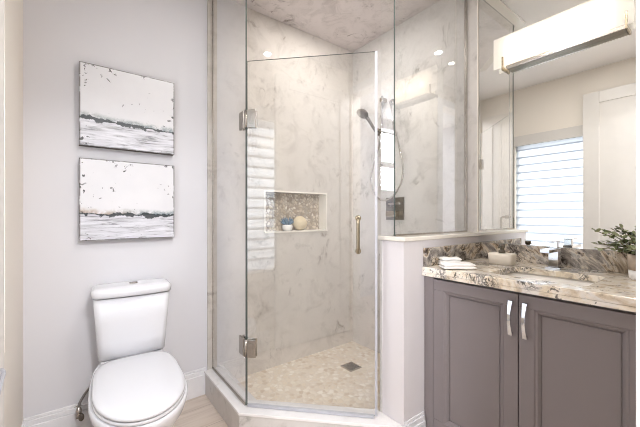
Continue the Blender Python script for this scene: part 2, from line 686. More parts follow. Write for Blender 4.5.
# niche lining
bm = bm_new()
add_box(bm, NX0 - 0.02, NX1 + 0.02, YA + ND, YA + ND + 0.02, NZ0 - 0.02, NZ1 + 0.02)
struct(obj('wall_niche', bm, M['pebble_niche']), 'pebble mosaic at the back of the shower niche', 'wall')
bm = bm_new()
t = 0.012
add_box(bm, NX0, NX1, YA - 0.008, YA + ND, NZ0, NZ0 + t)
add_box(bm, NX0, NX1, YA - 0.003, YA + ND, NZ1 - t, NZ1)
add_box(bm, NX0, NX0 + t, YA - 0.003, YA + ND, NZ0 + t, NZ1 - t)
add_box(bm, NX1 - t, NX1, YA - 0.003, YA + ND, NZ0 + t, NZ1 - t)
struct(obj('trim_niche', bm, M['capstone'], bevel=0.001), 'pale stone edging around the shower niche', 'trim')

# right wall: painted half behind the vanity, tiled half in the shower
struct(box('wall_right', XB + 0.002, XB + 0.14, YD - 0.12, 0.945, 0, H, M['warmwall']), 'painted wall behind the vanity', 'wall')
bm = bm_new()
add_box(bm, XB, XB + 0.14, 0.945, YA + 0.1, 0, H)
struct(obj('wall_shower_right', bm, M['marble_side']), 'polished marble tile wall carrying the shower fittings', 'wall')
struct(box('trim_shower', XB - 0.006, XB + 0.01, 0.938, 0.946, 1.02, H, M['capstone']), 'thin pale edge strip beside the tile', 'trim')

# left wall with the window hole
WY0, WY1, WZ0, WZ1 = 0.62, 1.555, 0.64, 1.91
bm = bm_new()
for y0, y1, z0, z1 in ((YD - 0.12, WY0, 0, H), (WY1, YA + 0.10, 0, H), (WY0, WY1, 0, WZ0), (WY0, WY1, WZ1, H)):
    add_box(bm, XC - 0.13, XC, y0, y1, z0, z1)
struct(obj('wall_left', bm, M['warmwall']), 'painted wall with the blind-covered window', 'wall')
# front wall with the doorway the photograph is taken from
bm = bm_new()
DX0, DX1, DZ = -0.155, 0.667, 2.30
add_box(bm, XC, DX0, YD - 0.12, YD, 0, H)
add_box(bm, DX1, XB + 0.12, YD - 0.12, YD, 0, H)
add_box(bm, DX0, DX1, YD - 0.12, YD, DZ, H)
struct(obj('wall_front', bm, M['warmwall']), 'painted wall with the doorway', 'wall')
bm = bm_new()
add_box(bm, DX1, DX1 + 0.08, YD, YD + 0.0145, 0, DZ + 0.07)
add_box(bm, DX0, DX1, YD, YD + 0.0145, DZ, DZ + 0.07)
struct(obj('trim_doorway', bm, M['trim'], bevel=0.002), 'white casing around the doorway', 'trim')
# the bedroom behind the camera
bm = bm_new()
for y0, y1, z0, z1 in ((-3.0, -2.0, 0, H), (-1.1, YD - 0.12, 0, H), (-2.0, -1.1, 0, 1.50), (-2.0, -1.1, 2.42, H)):
    add_box(bm, -1.12, -1.0, y0, y1, z0, z1)
add_box(bm, -1.12, -1.0, YD - 0.12, YD + 0.0, 0, H)
add_box(bm, -1.0, XC - 0.0, YD - 0.12, YD, 0, H)
struct(obj('wall_bedroom_left', bm, M['wall']))
bm = bm_new()
for x0, x1, z0, z1 in ((-1.0, -0.55, 0, H), (1.65, 2.1, 0, H), (-0.55, 1.65, 0, 0.5), (-0.55, 1.65, 2.4, H)):
    add_box(bm, x0, x1, -2.92, -2.80, z0, z1)
struct(obj('wall_bedroom_front', bm, M['wall']))
struct(box('wall_bedroom_right', 2.0, 2.1, -2.8, YD - 0.12, 0, H, M['wall']))
bm = bm_new()
add_box(bm, -1.07, -1.03, -1.95, -1.15, 1.85, 1.93)
add_box(bm, -1.07, -1.03, -2.0, -1.95, 1.5, 2.42)
add_box(bm, -1.07, -1.03, -1.15, -1.1, 1.5, 2.42)
struct(obj('window_2', bm, M['trim']))

# baseboards
def baseboard(name, path, label):
    """path: list of (x0,x1,y0,y1 face boxes) built as two steps: tall flat and small cap"""
    bm = bm_new()
    for (x0, x1, y0, y1, nx, ny) in path:
        add_box(bm, x0, x1, y0, y1, 0, 0.125)
        ax0, ax1, ay0, ay1 = x0, x1, y0, y1
        if nx < 0: ax0 += 0.005
        if nx > 0: ax1 -= 0.005
        if ny < 0: ay0 += 0.005
        add_box(bm, ax0, ax1, ay0, ay1, 0.125, 0.150)
        if nx < 0: ax0 += 0.004
        if nx > 0: ax1 -= 0.004
        if ny < 0: ay0 += 0.004
        add_box(bm, ax0, ax1, ay0, ay1, 0.150, 0.165)
    return struct(obj(name, bm, M['trim'], bevel=0.003), label, 'baseboard')


baseboard('baseboard_back', [(XC, 0.645, YA + 0.010 - 0.016, YA + 0.010, 0, -1)], 'white baseboard along the wall behind the toilet')
baseboard('baseboard_left', [(XC, XC + 0.016, 0.95, YA - 0.007, 1, 0)], 'white baseboard under the window wall')

# window frame and blind in the left wall
bm = bm_new()
for y0, y1, z0, z1 in ((WY0, WY0 + 0.04, WZ0, WZ1), (WY1 - 0.04, WY1, WZ0, WZ1), (WY0 + 0.04, WY1 - 0.04, WZ0, WZ0 + 0.04),
                       (WY0 + 0.04, WY1 - 0.04, WZ1 - 0.04, WZ1)):
    add_box(bm, XC - 0.10, XC - 0.06, y0, y1, z0, z1)
wf = struct(obj('window_1', bm, M['trim']), 'bathroom window behind the white blind', 'window')
bm = bm_new()
add_box(bm, XC - 0.082, XC - 0.078, WY0 + 0.04, WY1 - 0.04, WZ0 + 0.04, WZ1 - 0.04)
obj('pane', bm, M['glass'], wf)

bl = thing('window_blind', 'white horizontal slat blind glowing with daylight, seen in the mirror', 'blind', (XC - 0.03, (WY0 + WY1) / 2, WZ0))
bm = bm_new()
pitch = 0.0845
n_sl = 15
for i in range(n_sl):
    z = WZ0 + 0.03 + i * pitch
    prof = [(0.014, -0.009), (0.013, 0.009), (0.004, 0.055), (-0.011, pitch + 0.010)]
    a = [bm.verts.new((XC - 0.035 + dx, WY0 + 0.004, z + dz)) for dx, dz in prof]
    b = [bm.verts.new((XC - 0.035 + dx, WY1 - 0.004, z + dz)) for dx, dz in prof]
    for k in range(3):
        f = bm.faces.new((a[k], b[k], b[k + 1], a[k + 1]))
        f.smooth = True
        f.material_index = 1 if k == 0 else 0
wobj('slats', bm, [M['blind'], M['lap_shade']], bl)
box('valance', XC - 0.001, XC + 0.022, WY0 - 0.03, WY1 + 0.004, WZ1 - 0.01, WZ1 + 0.10, M['doorpaint'], bl, bevel=0.003)
box('bottom_rail', XC - 0.05, XC - 0.02, WY0 + 0.004, WY1 - 0.004, WZ0 + 0.001, WZ0 + 0.024, M['trim'], bl, bevel=0.002)

# open door leaf folded back against the left wall
dl = box('door_1', -0.160, -0.127, 0.135, 0.922, 0.012, 2.288, M['doorpaint'])
struct(dl, 'open white panel door against the window wall', 'door')
bm = bm_new()
for y0, y1, z0, z1 in ((0.135, 0.250, 0.012, 2.288), (0.800, 0.922, 0.012, 2.288), (0.250, 0.800, 2.18, 2.288), (0.250, 0.800, 0.012, 0.25)):
    add_box(bm, -0.1275, -0.119, y0, y1, z0, z1)
obj('panel_frame', bm, M['doorpaint'], dl, bevel=0.003)
bm = bm_new()
lathe(bm, [(0.026, 0), (0.026, 0.006), (0.012, 0.010), (0.010, 0.022)], (-0.119, 0.725, 0.858), (1, 0, 0), 20)
tube(bm, smooth_path([(-0.103, 0.733, 0.860), (-0.102, 0.71, 0.861), (-0.100, 0.665, 0.858), (-0.098, 0.61, 0.852)], 5), [0.0105] * 15 + [0.009], 12)
obj('lever_handle', bm, M['chrome'], dl)['label'] = 'chrome lever handle'

# ------------------------------------------------------------------ the shower shell
GX = 0.689          # left glass line (parallel to the right wall)
DSUM = 2.205        # x + y on the door line
RY = 1.015          # return panel line
CZ = 0.147


def neo(off):
    """the neo-angle plan of the glass line, moved outwards by off: list of corner points"""
    x = GX - off
    y = RY - off
    s = DSUM - off * math.sqrt(2)
    return (x, YA), (x, s - x), (s - y, y), (XB, y)


def curb_poly(o_out, o_in, xend=1.200):
    A, B, _, _ = neo(o_out)
    a, b, _, _ = neo(-o_in)
    so, si = DSUM - o_out * math.sqrt(2), DSUM + o_in * math.sqrt(2)
    return [A, B, (xend, so - xend), (xend, si - xend), b, a]


bm = bm_new()
add_prism(bm, curb_poly(0.050, 0.060), 0, CZ - 0.014)
struct(obj('trim_curb', bm, M['marble_side']), 'marble clad shower curb around the glass', 'curb')
bm = bm_new()
add_prism(bm, curb_poly(0.056, 0.066, 1.199), CZ - 0.014, CZ)
struct(obj('trim_curb_cap', bm, M['curb'], bevel=0.002), 'pale stone slab on top of the shower curb', 'curb')
bm = bm_new()
a = neo(-0.02)
add_prism(bm, [(XB, 1.05), (XB, YA), a[0], a[1], (1.20, DSUM + 0.02 * 1.414 - 1.20)], 0.002, 0.030)
struct(obj('floor_shower', bm, M['pebble']), 'beige pebble mosaic shower floor', 'floor')
bm = bm_new()
a = neo(0.062)
add_prism(bm, [(XB, YA), a[0], a[1], a[2], (XB, a[2][1])], H - 0.010, H - 0.001)
struct(obj('ceiling_shower', bm, M['marble_ceil']), 'veined marble tiled shower ceiling', 'ceiling')

bm = bm_new()
a, b = neo(0.064), neo(0.004)
for q in ([a[0], a[1], b[1], b[0]], [a[1], a[2], b[2], b[1]], [a[2], (XB, a[2][1]), (XB, b[2][1]), b[2]]):
    add_prism(bm, q, H - 0.013, H - 0.0105)
struct(obj('trim_ceiling', bm, M['capstone']), 'pale tile border along the shower ceiling edge', 'trim')

# pony wall with stone cap
PX, PY0, PY1, PZ = 1.200, 0.937, 1.068, 0.998
struct(box('wall_pony', PX, XB, PY0, PY1, 0, PZ, M['pony']), 'low white half wall between shower and vanity', 'wall')
struct(box('wall_pony_tile', PX - 0.004, XB, PY1, PY1 + 0.012, 0.147, PZ, M['marble_side']), 'marble tile on the shower face of the half wall', 'wall')
struct(box('trim_pony_cap', PX - 0.012, XB - 0.001, PY0 - 0.012, PY1 + 0.02, PZ, PZ + 0.020, M['capstone'], bevel=0.003), 'cream stone cap on the half wall', 'trim')
bm = bm_new()
for z0, z1, d in ((0, 0.125, 0.016), (0.125, 0.150, 0.011), (0.150, 0.165, 0.007)):
    add_prism(bm, [(PX - 0.0, PY0 - d), (1.345, PY0 - d), (1.345, PY0), (PX, PY0)], z0, z1)
struct(obj('baseboard_pony', bm, M['trim'], bevel=0.002), 'white baseboard on the half wall beside the vanity', 'baseboard')


# ------------------------------------------------------------------ glass
def pane_bm(p0, p1, z0, z1, t=0.008):
    a, b = Vector((p0[0], p0[1], 0)), Vector((p1[0], p1[1], 0))
    d = (b - a).normalized()
    n = Vector((-d.y, d.x, 0)) * t / 2
    bm = bm_new()
    poly = [(q.x, q.y) for q in (a - n, b - n, b + n, a + n)]
    fs = add_prism(bm, poly, z0, z1)
    for f in fs:
        f.material_index = 1
    fs[2].material_index = 0
    fs[4].material_index = 0
    return bm


GM = [M['glass'], M['glassedge']]
gp = thing('fixed_glass_panel', 'tall narrow fixed glass panel left of the shower door', 'shower glass', (GX, 1.77, CZ))
wobj('glass', pane_bm((GX, 1.5275), (GX, YA - 0.003), CZ + 0.002, H - 0.012), GM, gp)
bm = bm_new()
add_box(bm, GX - 0.008, GX + 0.008, 1.53, YA - 0.002, CZ + 0.0005, CZ + 0.010)
add_box(bm, GX - 0.0055, GX + 0.0055, YA - 0.006, YA - 0.0005, CZ + 0.010, H - 0.012)
wobj('channel', bm, M['nickel'], gp)['label'] = 'slim metal edge channel'

# door: hinge at the panel's free edge, strike by the half wall
hp = Vector((0.690, 1.516, 0))
ang = math.radians(-45.9)
dv = Vector((math.cos(ang), math.sin(ang), 0))
dn = Vector((-dv.y, dv.x, 0))          # towards the inside of the shower
sp = hp + dv * 0.640
sd = thing('shower_screen', 'hinged clear glass shower door with chrome hinges and pull handle', 'shower door', (hp.x, hp.y, CZ))
gd = wobj('glass', pane_bm(hp, sp, CZ + 0.014, 1.902), GM, sd)


def along(s, n, z):
    p = hp + dv * s + dn * n
    return Vector((p.x, p.y, z))


def obox(bm, s0, s1, n0, n1, z0, z1):
    """box along the door line"""
    poly = [along(s0, n0, 0), along(s1, n0, 0), along(s1, n1, 0), along(s0, n1, 0)]
    add_prism(bm, [(p.x, p.y) for p in poly], z0, z1)


bm = bm_new()
obox(bm, 0.639, 0.651, -0.006, 0.007, CZ + 0.014, 1.902)
wobj('seal', bm, M['seal'], sd)['label'] = 'white vinyl edge seal'
bm = bm_new()
obox(bm, 0.004, 0.634, -0.007, 0.007, CZ + 0.003, CZ + 0.016)
wobj('sweep', bm, M['seal'], sd)['label'] = 'pale bottom sweep'
for zc in (1.607, 0.447):
    bm = bm_new()
    obox(bm, 0.004, 0.048, -0.016, -0.0055, zc - 0.045, zc + 0.045)
    obox(bm, 0.004, 0.048, 0.0055, 0.016, zc - 0.045, zc + 0.045)
    add_box(bm, GX - 0.016, GX - 0.0055, hp.y + 0.012, hp.y + 0.068, zc - 0.045, zc + 0.045)
    add_box(bm, GX + 0.0055, GX + 0.016, hp.y + 0.018, hp.y + 0.068, zc - 0.045, zc + 0.045)
    hg = wobj('hinge', bm, M['nickel'], sd, bevel=0.002)
    hg['label'] = 'square metal hinge at the %s of the door' % ('top' if zc > 1 else 'bottom')
    bm = bm_new()
    lathe(bm, [(0.008, -0.044), (0.008, 0.044)], (hp.x - 0.010, hp.y - 0.004, zc), n=14)
    obox(bm, 0.018, 0.036, -0.0185, -0.0155, zc - 0.026, zc + 0.026)
    wobj('knuckle', bm, M['nickel'], hg)
bm = bm_new()
for sgn in (-1, 1):
    pts = [along(0.560, sgn * 0.004, 1.105), along(0.560, sgn * 0.030, 1.105), along(0.560, sgn * 0.044, 1.095), along(0.560, sgn * 0.046, 1.06),
           along(0.560, sgn * 0.046, 0.99), along(0.560, sgn * 0.044, 0.957), along(0.560, sgn * 0.030, 0.947), along(0.560, sgn * 0.004, 0.947)]
    tube(bm, smooth_path(pts, 4), 0.0075, 12)
    for z in (1.105, 0.947):
        lathe(bm, [(0.014, 0), (0.014, 0.006), (0.010, 0.009)], along(0.560, sgn * 0.005, z), dn * sgn, 18)
wobj('pull_handle', bm, M['brass'], sd)['label'] = 'back to back metal pull handle'

rp = thing('return_glass_panel', 'fixed glass panel standing on the half wall beside the mirror', 'shower glass', (1.55, RY, PZ + 0.02))
wobj('glass', pane_bm((1.228, RY), (XB - 0.002, RY), PZ + 0.021, H - 0.012), GM, rp)
wobj('corner_glass', pane_bm((1.178, 1.057), (1.220, 1.015), PZ + 0.021, H - 0.012), GM, rp)
bm = bm_new()
add_box(bm, 1.23, XB - 0.001, RY - 0.008, RY + 0.008, PZ + 0.0205, PZ + 0.028)
add_box(bm, XB - 0.010, XB - 0.0005, RY - 0.008, RY + 0.008, PZ + 0.028, H - 0.012)
wobj('channel', bm, M['nickel'], rp)['label'] = 'slim metal edge channel'

# ------------------------------------------------------------------ shower fittings
hs = thing('hand_shower', 'chrome hand shower on a slide bar with a looping hose', 'shower fitting', (XB, 1.655, 1.31))
BX, BY = 1.858, 1.655
bm = bm_new()
lathe(bm, [(0.009, 0), (0.009, 0.72)], (BX, BY, 1.31), n=14)
wobj('slide_bar', bm, M['chrome'], hs)
for z in (2.0, 1.34):
    bm = bm_new()
    add_box(bm, BX - 0.014, XB - 0.0005, BY - 0.015, BY + 0.015, z - 0.015, z + 0.015)
    wobj('bar_bracket', bm, M['nickel'], hs, bevel=0.003)
bm = bm_new()
add_box(bm, BX - 0.022, BX + 0.014, BY - 0.018, BY + 0.018, 1.735, 1.775)
lathe(bm, [(0.012, 0), (0.014, 0.03)], (BX - 0.020, BY + 0.004, 1.755), (-1, 0.1, 0.5), 14)
wobj('slider', bm, M['nickel'], hs, bevel=0.002)
h0, h1 = Vector((1.828, 1.664, 1.725)), Vector((1.733, 1.713, 1.872))
bm = bm_new()
tube(bm, smooth_path([h0, h0.lerp(h1, 0.35), h0.lerp(h1, 0.7) + Vector((0, 0, 0.006)), h1 + Vector((-0.006, 0, 0.006))], 5),
     [0.0095 + 0.005 * i / 15 for i in range(16)], 12)
wobj('handle', bm, M['darknickel'], hs)
bm = bm_new()
lathe(bm, [(0.022, -0.024), (0.040, -0.012), (0.048, 0.0), (0.048, 0.010), (0.040, 0.014), (0.0, 0.0145)], (1.716, 1.722, 1.886), (-0.52, 0.12, -0.84), 28)
wobj('spray_head', bm, M['darknickel'], hs)
bm = bm_new()
tube(bm, smooth_path([h0, (1.842, 1.672, 1.66), (1.855, 1.735, 1.53), (1.858, 1.772, 1.40), (1.860, 1.735, 1.285), (1.862, 1.65, 1.232),
                      (1.862, 1.55, 1.262), (1.860, 1.475, 1.36), (1.860, 1.462, 1.47), (1.866, 1.50, 1.62), (1.872, 1.56, 1.80), (1.876, 1.587, 1.95)], 7), 0.0062, 10)
wobj('hose', bm, M['hosegrey'], hs)['label'] = 'thin flexible metal hose'
bm = bm_new()
lathe(bm, [(0.022, 0), (0.022, 0.006), (0.011, 0.010), (0.011, 0.024)], (XB - 0.0005, 1.587, 1.975), (-1, 0, 0), 18)
lathe(bm, [(0.010, 0), (0.009, 0.03)], (1.876, 1.587, 1.978), (0, 0, -1), 14)
wobj('wall_outlet', bm, M['chrome'], hs)

sv = thing('shower_valve', 'square chrome shower valve plate with knob and lever', 'shower valve', (XB, 1.563, 1.168))
box('plate', XB - 0.008, XB - 0.0005, 1.478, 1.648, 1.084, 1.252, M['darknickel'], sv, bevel=0.003)
bm = bm_new()
lathe(bm, [(0.020, 0), (0.020, 0.028), (0.017, 0.032)], (XB - 0.008, 1.600, 1.205), (-1, 0, 0), 20)
wobj('diverter_knob', bm, M['dark'], sv)['label'] = 'dark round diverter knob'
bm = bm_new()
add_box(bm, XB - 0.040, XB - 0.030, 1.49, 1.60, 1.197, 1.211)
add_box(bm, XB - 0.034, XB - 0.010, 1.50, 1.514, 1.197, 1.211)
wobj('lever', bm, M['chrome'], sv, bevel=0.002)
box('temperature_handle', XB - 0.055, XB - 0.008, 1.515, 1.612, 1.108, 1.152, M['brass'], sv, bevel=0.006)

# floor drain
fd = thing('floor_drain', 'square dark metal drain set in the pebble shower floor', 'drain', (1.566, 1.689, 0.03))
bm = bm_new()
for x0, x1, y0, y1 in ((-0.054, 0.054, -0.054, -0.044), (-0.054, 0.054, 0.044, 0.054), (-0.054, -0.044, -0.044, 0.044), (0.044, 0.054, -0.044, 0.044)):
    add_box(bm, x0, x1, y0, y1, 0.0005, 0.005)
obj('frame', bm, M['nickel'], fd)
bm = bm_new()
add_box(bm, -0.043, 0.043, -0.043, 0.043, 0.0005, 0.0015)
for i in range(9):
    y = -0.040 + i * 0.010
    add_box(bm, -0.043, 0.043, y - 0.0028, y + 0.0028, 0.0015, 0.0045)
for x in (-0.02, 0.02):
    add_box(bm, x - 0.003, x + 0.003, -0.043, 0.043, 0.0015, 0.0042)
obj('grate', bm, M['grate'], fd)

# recessed lamps; the two in the painted ceiling are added for fill
def downlight(x, y, z, label, k=1.0):
    t = thing('recessed_downlight', label, 'ceiling light', (x, y, z))
    bm = bm_new()
    lathe(bm, [(0.062 * k, -0.001), (0.062 * k, -0.007), (0.050 * k, -0.009), (0.047 * k, -0.003)], n=32, cap0=False, cap1=False)
    obj('ring', bm, M['trim'], t)
    bm = bm_new()
    lathe(bm, [(0.047 * k, -0.0012), (0.047 * k, -0.003), (0.0, -0.0032)], n=28)
    obj('lens', bm, M['can'], t)


downlight(1.32, 1.57, H - 0.010, 'round recessed downlight in the marble shower ceiling', 0.62)
downlight(1.02, 0.40, H, 'added recessed downlight in the painted ceiling, fill before the vanity', 0.55)
downlight(0.70, 0.79, H, 'added recessed downlight in the painted ceiling, room fill nearest the doorway')

# things in the niche
NZ = NZ0 + t
sc_ = thing('succulent_plant', 'small blue-green succulent in a white pot in the niche', 'plant', (1.268, 2.075, NZ))
bm = bm_new()
lathe(bm, [(0.026, 0), (0.036, 0.006), (0.041, 0.028), (0.039, 0.045), (0.035, 0.045), (0.034, 0.038)], n=24, cap1=True)
obj('pot', bm, M['potwhite'], sc_)
bm = bm_new()
for ring, (cnt, ln, tilt, wd) in enumerate(((9, 0.056, 0.62, 0.010), (8, 0.066, 0.95, 0.010), (5, 0.070, 1.3, 0.008))):
    for i in range(cnt):
        a = 2 * PI * (i + 0.5 * ring) / cnt + random.uniform(-0.15, 0.15)
        d = Vector((math.cos(a) * math.cos(tilt), math.sin(a) * math.cos(tilt), math.sin(tilt)))
        p = Vector((math.cos(a) * 0.008, math.sin(a) * 0.008, 0.038))
        tube(bm, [p, p + d * ln * 0.45, p + d * ln * 0.8, p + d * ln], [0.004, wd * 0.75, wd * 0.55, 0.0008], 8)
obj('leaves', bm, M['blueleaf'], sc_)

bm = bm_new()
n1, n2 = 18, 26
rings = []
for i in range(n1 + 1):
    a = -PI / 2 + PI * i / n1
    ring = []
    for j in range(n2):
        b = 2 * PI * j / n2
        r = 0.055 * (1 + 0.045 * math.sin(5 * b + 3 * a) * math.cos(a) + random.uniform(-0.02, 0.02))
        ring.append((r * max(0.002, math.cos(a)) * math.cos(b), r * max(0.002, math.cos(a)) * math.sin(b), 0.055 + 0.055 * 0.985 * math.sin(a)))
    rings.append(ring)
loft(bm, rings)
tag(obj('bath_sponge', bm, M['sponge'], loc=(1.385, 2.078, NZ + 0.0005)), 'round cream bath sponge in the shower niche', 'sponge')

# ------------------------------------------------------------------ paintings
def painting(zc, mat, label):
    t = thing('wall_painting', label, 'painting', (0.231, YA + 0.010, zc), 0, 'pair of worn white abstract paintings')
    bm = bm_new()
    fs = add_box(bm, -0.222, 0.222, -0.040, -0.001, -0.2095, 0.2095)
    for f in fs:
        f.material_index = 1
    fs[2].material_index = 0
    obj('panel', bm, [mat, M['artside']], t, bevel=0.0012, seg=1)


painting(1.6815, M['art1'], 'upper worn white painting with a dark grey waterline above the toilet')
painting(1.1990, M['art2'], 'lower worn white painting with a tan and dark waterline nearest the toilet')

# ------------------------------------------------------------------ toilet
to = thing('toilet', 'white two-piece toilet with closed lid against the grey wall', 'toilet', (0.236, YA + 0.005, 0.0), math.radians(-2.5))


def egg(z, hw, f0, f1, fw, nb=2.6, nf=2.05, n=22, dx=0.0):
    """outline in (x, -F): widest at F=fw, back at f0, front at f1"""
    pts = []
    for i in range(2 * n):
        a = 2 * PI * i / (2 * n)
        c, s_ = math.cos(a), math.sin(a)
        e = nf if s_ <= 0 else nb
        x = hw * math.copysign(abs(c) ** (2 / e), c)
        L = (f1 - fw) if s_ <= 0 else (fw - f0)
        y = -fw + L * math.copysign(abs(s_) ** (2 / e), s_)
        pts.append((x + dx, y, z))
    return pts


bm = bm_new()
loft(bm, [egg(0.0000, 0.112, 0.07, 0.600, 0.40, 3.4), egg(0.0200, 0.116, 0.07, 0.605, 0.40, 3.4), egg(0.1000, 0.112, 0.06, 0.605, 0.42, 3.4), egg(0.1800, 0.122, 0.05, 0.635, 0.44, 3.4),
          egg(0.2600, 0.148, 0.04, 0.690, 0.46, 3.2), egg(0.3160, 0.170, 0.03, 0.745, 0.48, 3.2), egg(0.3610, 0.179, 0.025, 0.772, 0.49, 3.2),
          egg(0.3780, 0.180, 0.025, 0.776, 0.49, 3.2), egg(0.3840, 0.176, 0.028, 0.771, 0.49, 3.2)])
obj('bowl', bm, M['porcelain'], to)
# shelf under the tank
bm = bm_new()
loft(bm, [rrect(0, -0.105, 0.120, 0.085, 0.03, 0.35), rrect(0, -0.105, 0.138, 0.086, 0.03, 0.388), rrect(0, -0.100, 0.138, 0.082, 0.03, 0.407), rrect(0, -0.100, 0.136, 0.080, 0.028, 0.410)])
obj('tank_shelf', bm, M['porcelain'], to)
bm = bm_new()
loft(bm, [egg(0.3860, 0.166, 0.215, 0.770, 0.50, 4.2), egg(0.3890, 0.169, 0.212, 0.774, 0.50, 4.2), egg(0.3980, 0.169, 0.212, 0.774, 0.50, 4.2), egg(0.4000, 0.166, 0.215, 0.771, 0.50, 4.2)])
obj('seat', bm, M['seat'], to)
bm = bm_new()
loft(bm, [egg(0.4025, 0.164, 0.192, 0.772, 0.50, 4.4), egg(0.4055, 0.168, 0.188, 0.777, 0.50, 4.4), egg(0.4130, 0.168, 0.188, 0.777, 0.50, 4.4), egg(0.4180, 0.164, 0.191, 0.772, 0.50, 4.4),
          egg(0.4215, 0.150, 0.212, 0.748, 0.50, 4.2), egg(0.4235, 0.110, 0.26, 0.68, 0.49, 3.6), egg(0.4240, 0.05, 0.36, 0.58, 0.47, 3)])
obj('lid', bm, M['seat'], to)
bm = bm_new()
TB = []
for z, hw, hd in ((0.411, 0.143, 0.076), (0.416, 0.147, 0.081), (0.50, 0.152, 0.085), (0.60, 0.160, 0.0875), (0.716, 0.168, 0.090)):
    TB.append(rrect(0, -0.016 - hd, hw, hd, 0.028, z, 5, 0.012))
loft(bm, TB)
obj('tank', bm, M['porcelain'], to)
bm = bm_new()
loft(bm, [rrect(0, -0.110, 0.170, 0.090, 0.032, 0.7205, 5, 0.014), rrect(0, -0.110, 0.174, 0.095, 0.034, 0.7225, 5, 0.016), rrect(0, -0.110, 0.176, 0.097, 0.035, 0.746, 5, 0.017),
          rrect(0, -0.110, 0.173, 0.094, 0.035, 0.755, 5, 0.017), rrect(0, -0.110, 0.158, 0.080, 0.033, 0.763, 5, 0.016), rrect(0, -0.110, 0.10, 0.05, 0.03, 0.7665, 5, 0.008)])
obj('tank_lid', bm, M['porcelain'], to)
bm = bm_new()
lathe(bm, [(0.021, 0.7655), (0.021, 0.769), (0.018, 0.7705), (0.0, 0.7705)], (0.006, -0.112, 0), n=24)
add_box(bm, -0.011, 0.023, -0.1132, -0.1108, 0.770, 0.7715)
fb = obj('flush_button', bm, M['nickel'], to)
fb['label'] = 'round metal dual flush button'
for x in (-0.07, 0.07):
    bm = bm_new()
    lathe(bm, [(0.014, 0), (0.014, 0.022), (0.011, 0.026)], (x, -0.216, 0.392), n=16)
    obj('lid_hinge', bm, M['seat'], to)

vv = thing('shutoff_valve', 'small metal water shutoff valve on the wall left of the toilet', 'valve', (0.008, YA + 0.010, 0.138))
bm = bm_new()
lathe(bm, [(0.028, 0), (0.027, 0.004), (0.016, 0.009), (0.009, 0.012), (0.009, 0.05)], axis=(0, -1, 0), n=22)
obj('escutcheon', bm, M['nickel'], vv)
bm = bm_new()
lathe(bm, [(0.012, -0.022), (0.013, 0.0), (0.013, 0.016), (0.008, 0.020), (0.007, 0.034)], (0, -0.052, 0), n=16)
lathe(bm, [(0.007, 0), (0.007, 0.016)], (0, -0.058, -0.004), axis=(0, -1, 0), n=12)
obj('valve_body', bm, M['nickel'], vv)
bm = bm_new()
loft(bm, [[(0.012 * math.cos(2 * PI * i / 18) * k + 0.010, y, 0.018 * math.sin(2 * PI * i / 18) * k - 0.014) for i in range(18)] for y, k in ((-0.066, 0.9), (-0.069, 1.0), (-0.076, 1.0), (-0.079, 0.85))])
obj('oval_handle', bm, M['darknickel'], vv)
bm = bm_new()
tube(bm, smooth_path([(0, -0.052, 0.032), (0.006, -0.053, 0.055), (0.034, -0.060, 0.105), (0.075, -0.075, 0.155), (0.098, -0.085, 0.205)], 6), 0.0062, 10)
obj('supply_hose', bm, M['braid'], vv)

# ------------------------------------------------------------------ vanity
VX, VY0, VY1 = 1.371, 0.100, 0.934
CT_LOW = 0.842
DF = 1.349           # door face
va = thing('vanity_cabinet', 'taupe grey two-door vanity cabinet under the granite top', 'cabinet', (1.62, 0.515, 0))
bm = bm_new()
add_box(bm, VX, VX + 0.018, VY0, VY1, 0.10, 0.826)
add_box(bm, VX + 0.018, XB - 0.020, VY0, VY0 + 0.018, 0.10, CT_LOW)
add_box(bm, VX + 0.018, XB - 0.020, VY1 - 0.018, VY1, 0.10, CT_LOW)
add_box(bm, XB - 0.020, XB - 0.002, VY0, VY1, 0.10, CT_LOW)
add_box(bm, VX + 0.018, XB - 0.020, VY0 + 0.018, VY1 - 0.018, 0.10, 0.118)
add_box(bm, VX + 0.06, XB - 0.002, VY0, VY1, 0.0, 0.10)
wobj('body', bm, M['vanity'], va)
# left filler stile with a shaped foot
bm = bm_new()
prof = [(0.872, 0.0), (0.9315, 0.0), (0.9315, 0.832), (0.872, 0.832)]
vs0 = [(DF + 0.004, y, z) for y, z in [(0.883, 0.02), (0.912, 0.02), (0.917, 0.08), (0.934, 0.175), (0.934, 0.826), (0.883, 0.826)]]
vs1 = [(VX + 0.002, y, z) for _, y, z in vs0]
a = [bm.verts.new(p) for p in vs0]
b = [bm.verts.new(p) for p in vs1]
bm.faces.new(a)
bm.faces.new(list(reversed(b)))
for i in range(len(a)):
    bm.faces.new((a[i], b[i], b[(i + 1) % len(a)], a[(i + 1) % len(a)]))
wobj('filler_stile', bm, M['vanity'], va)


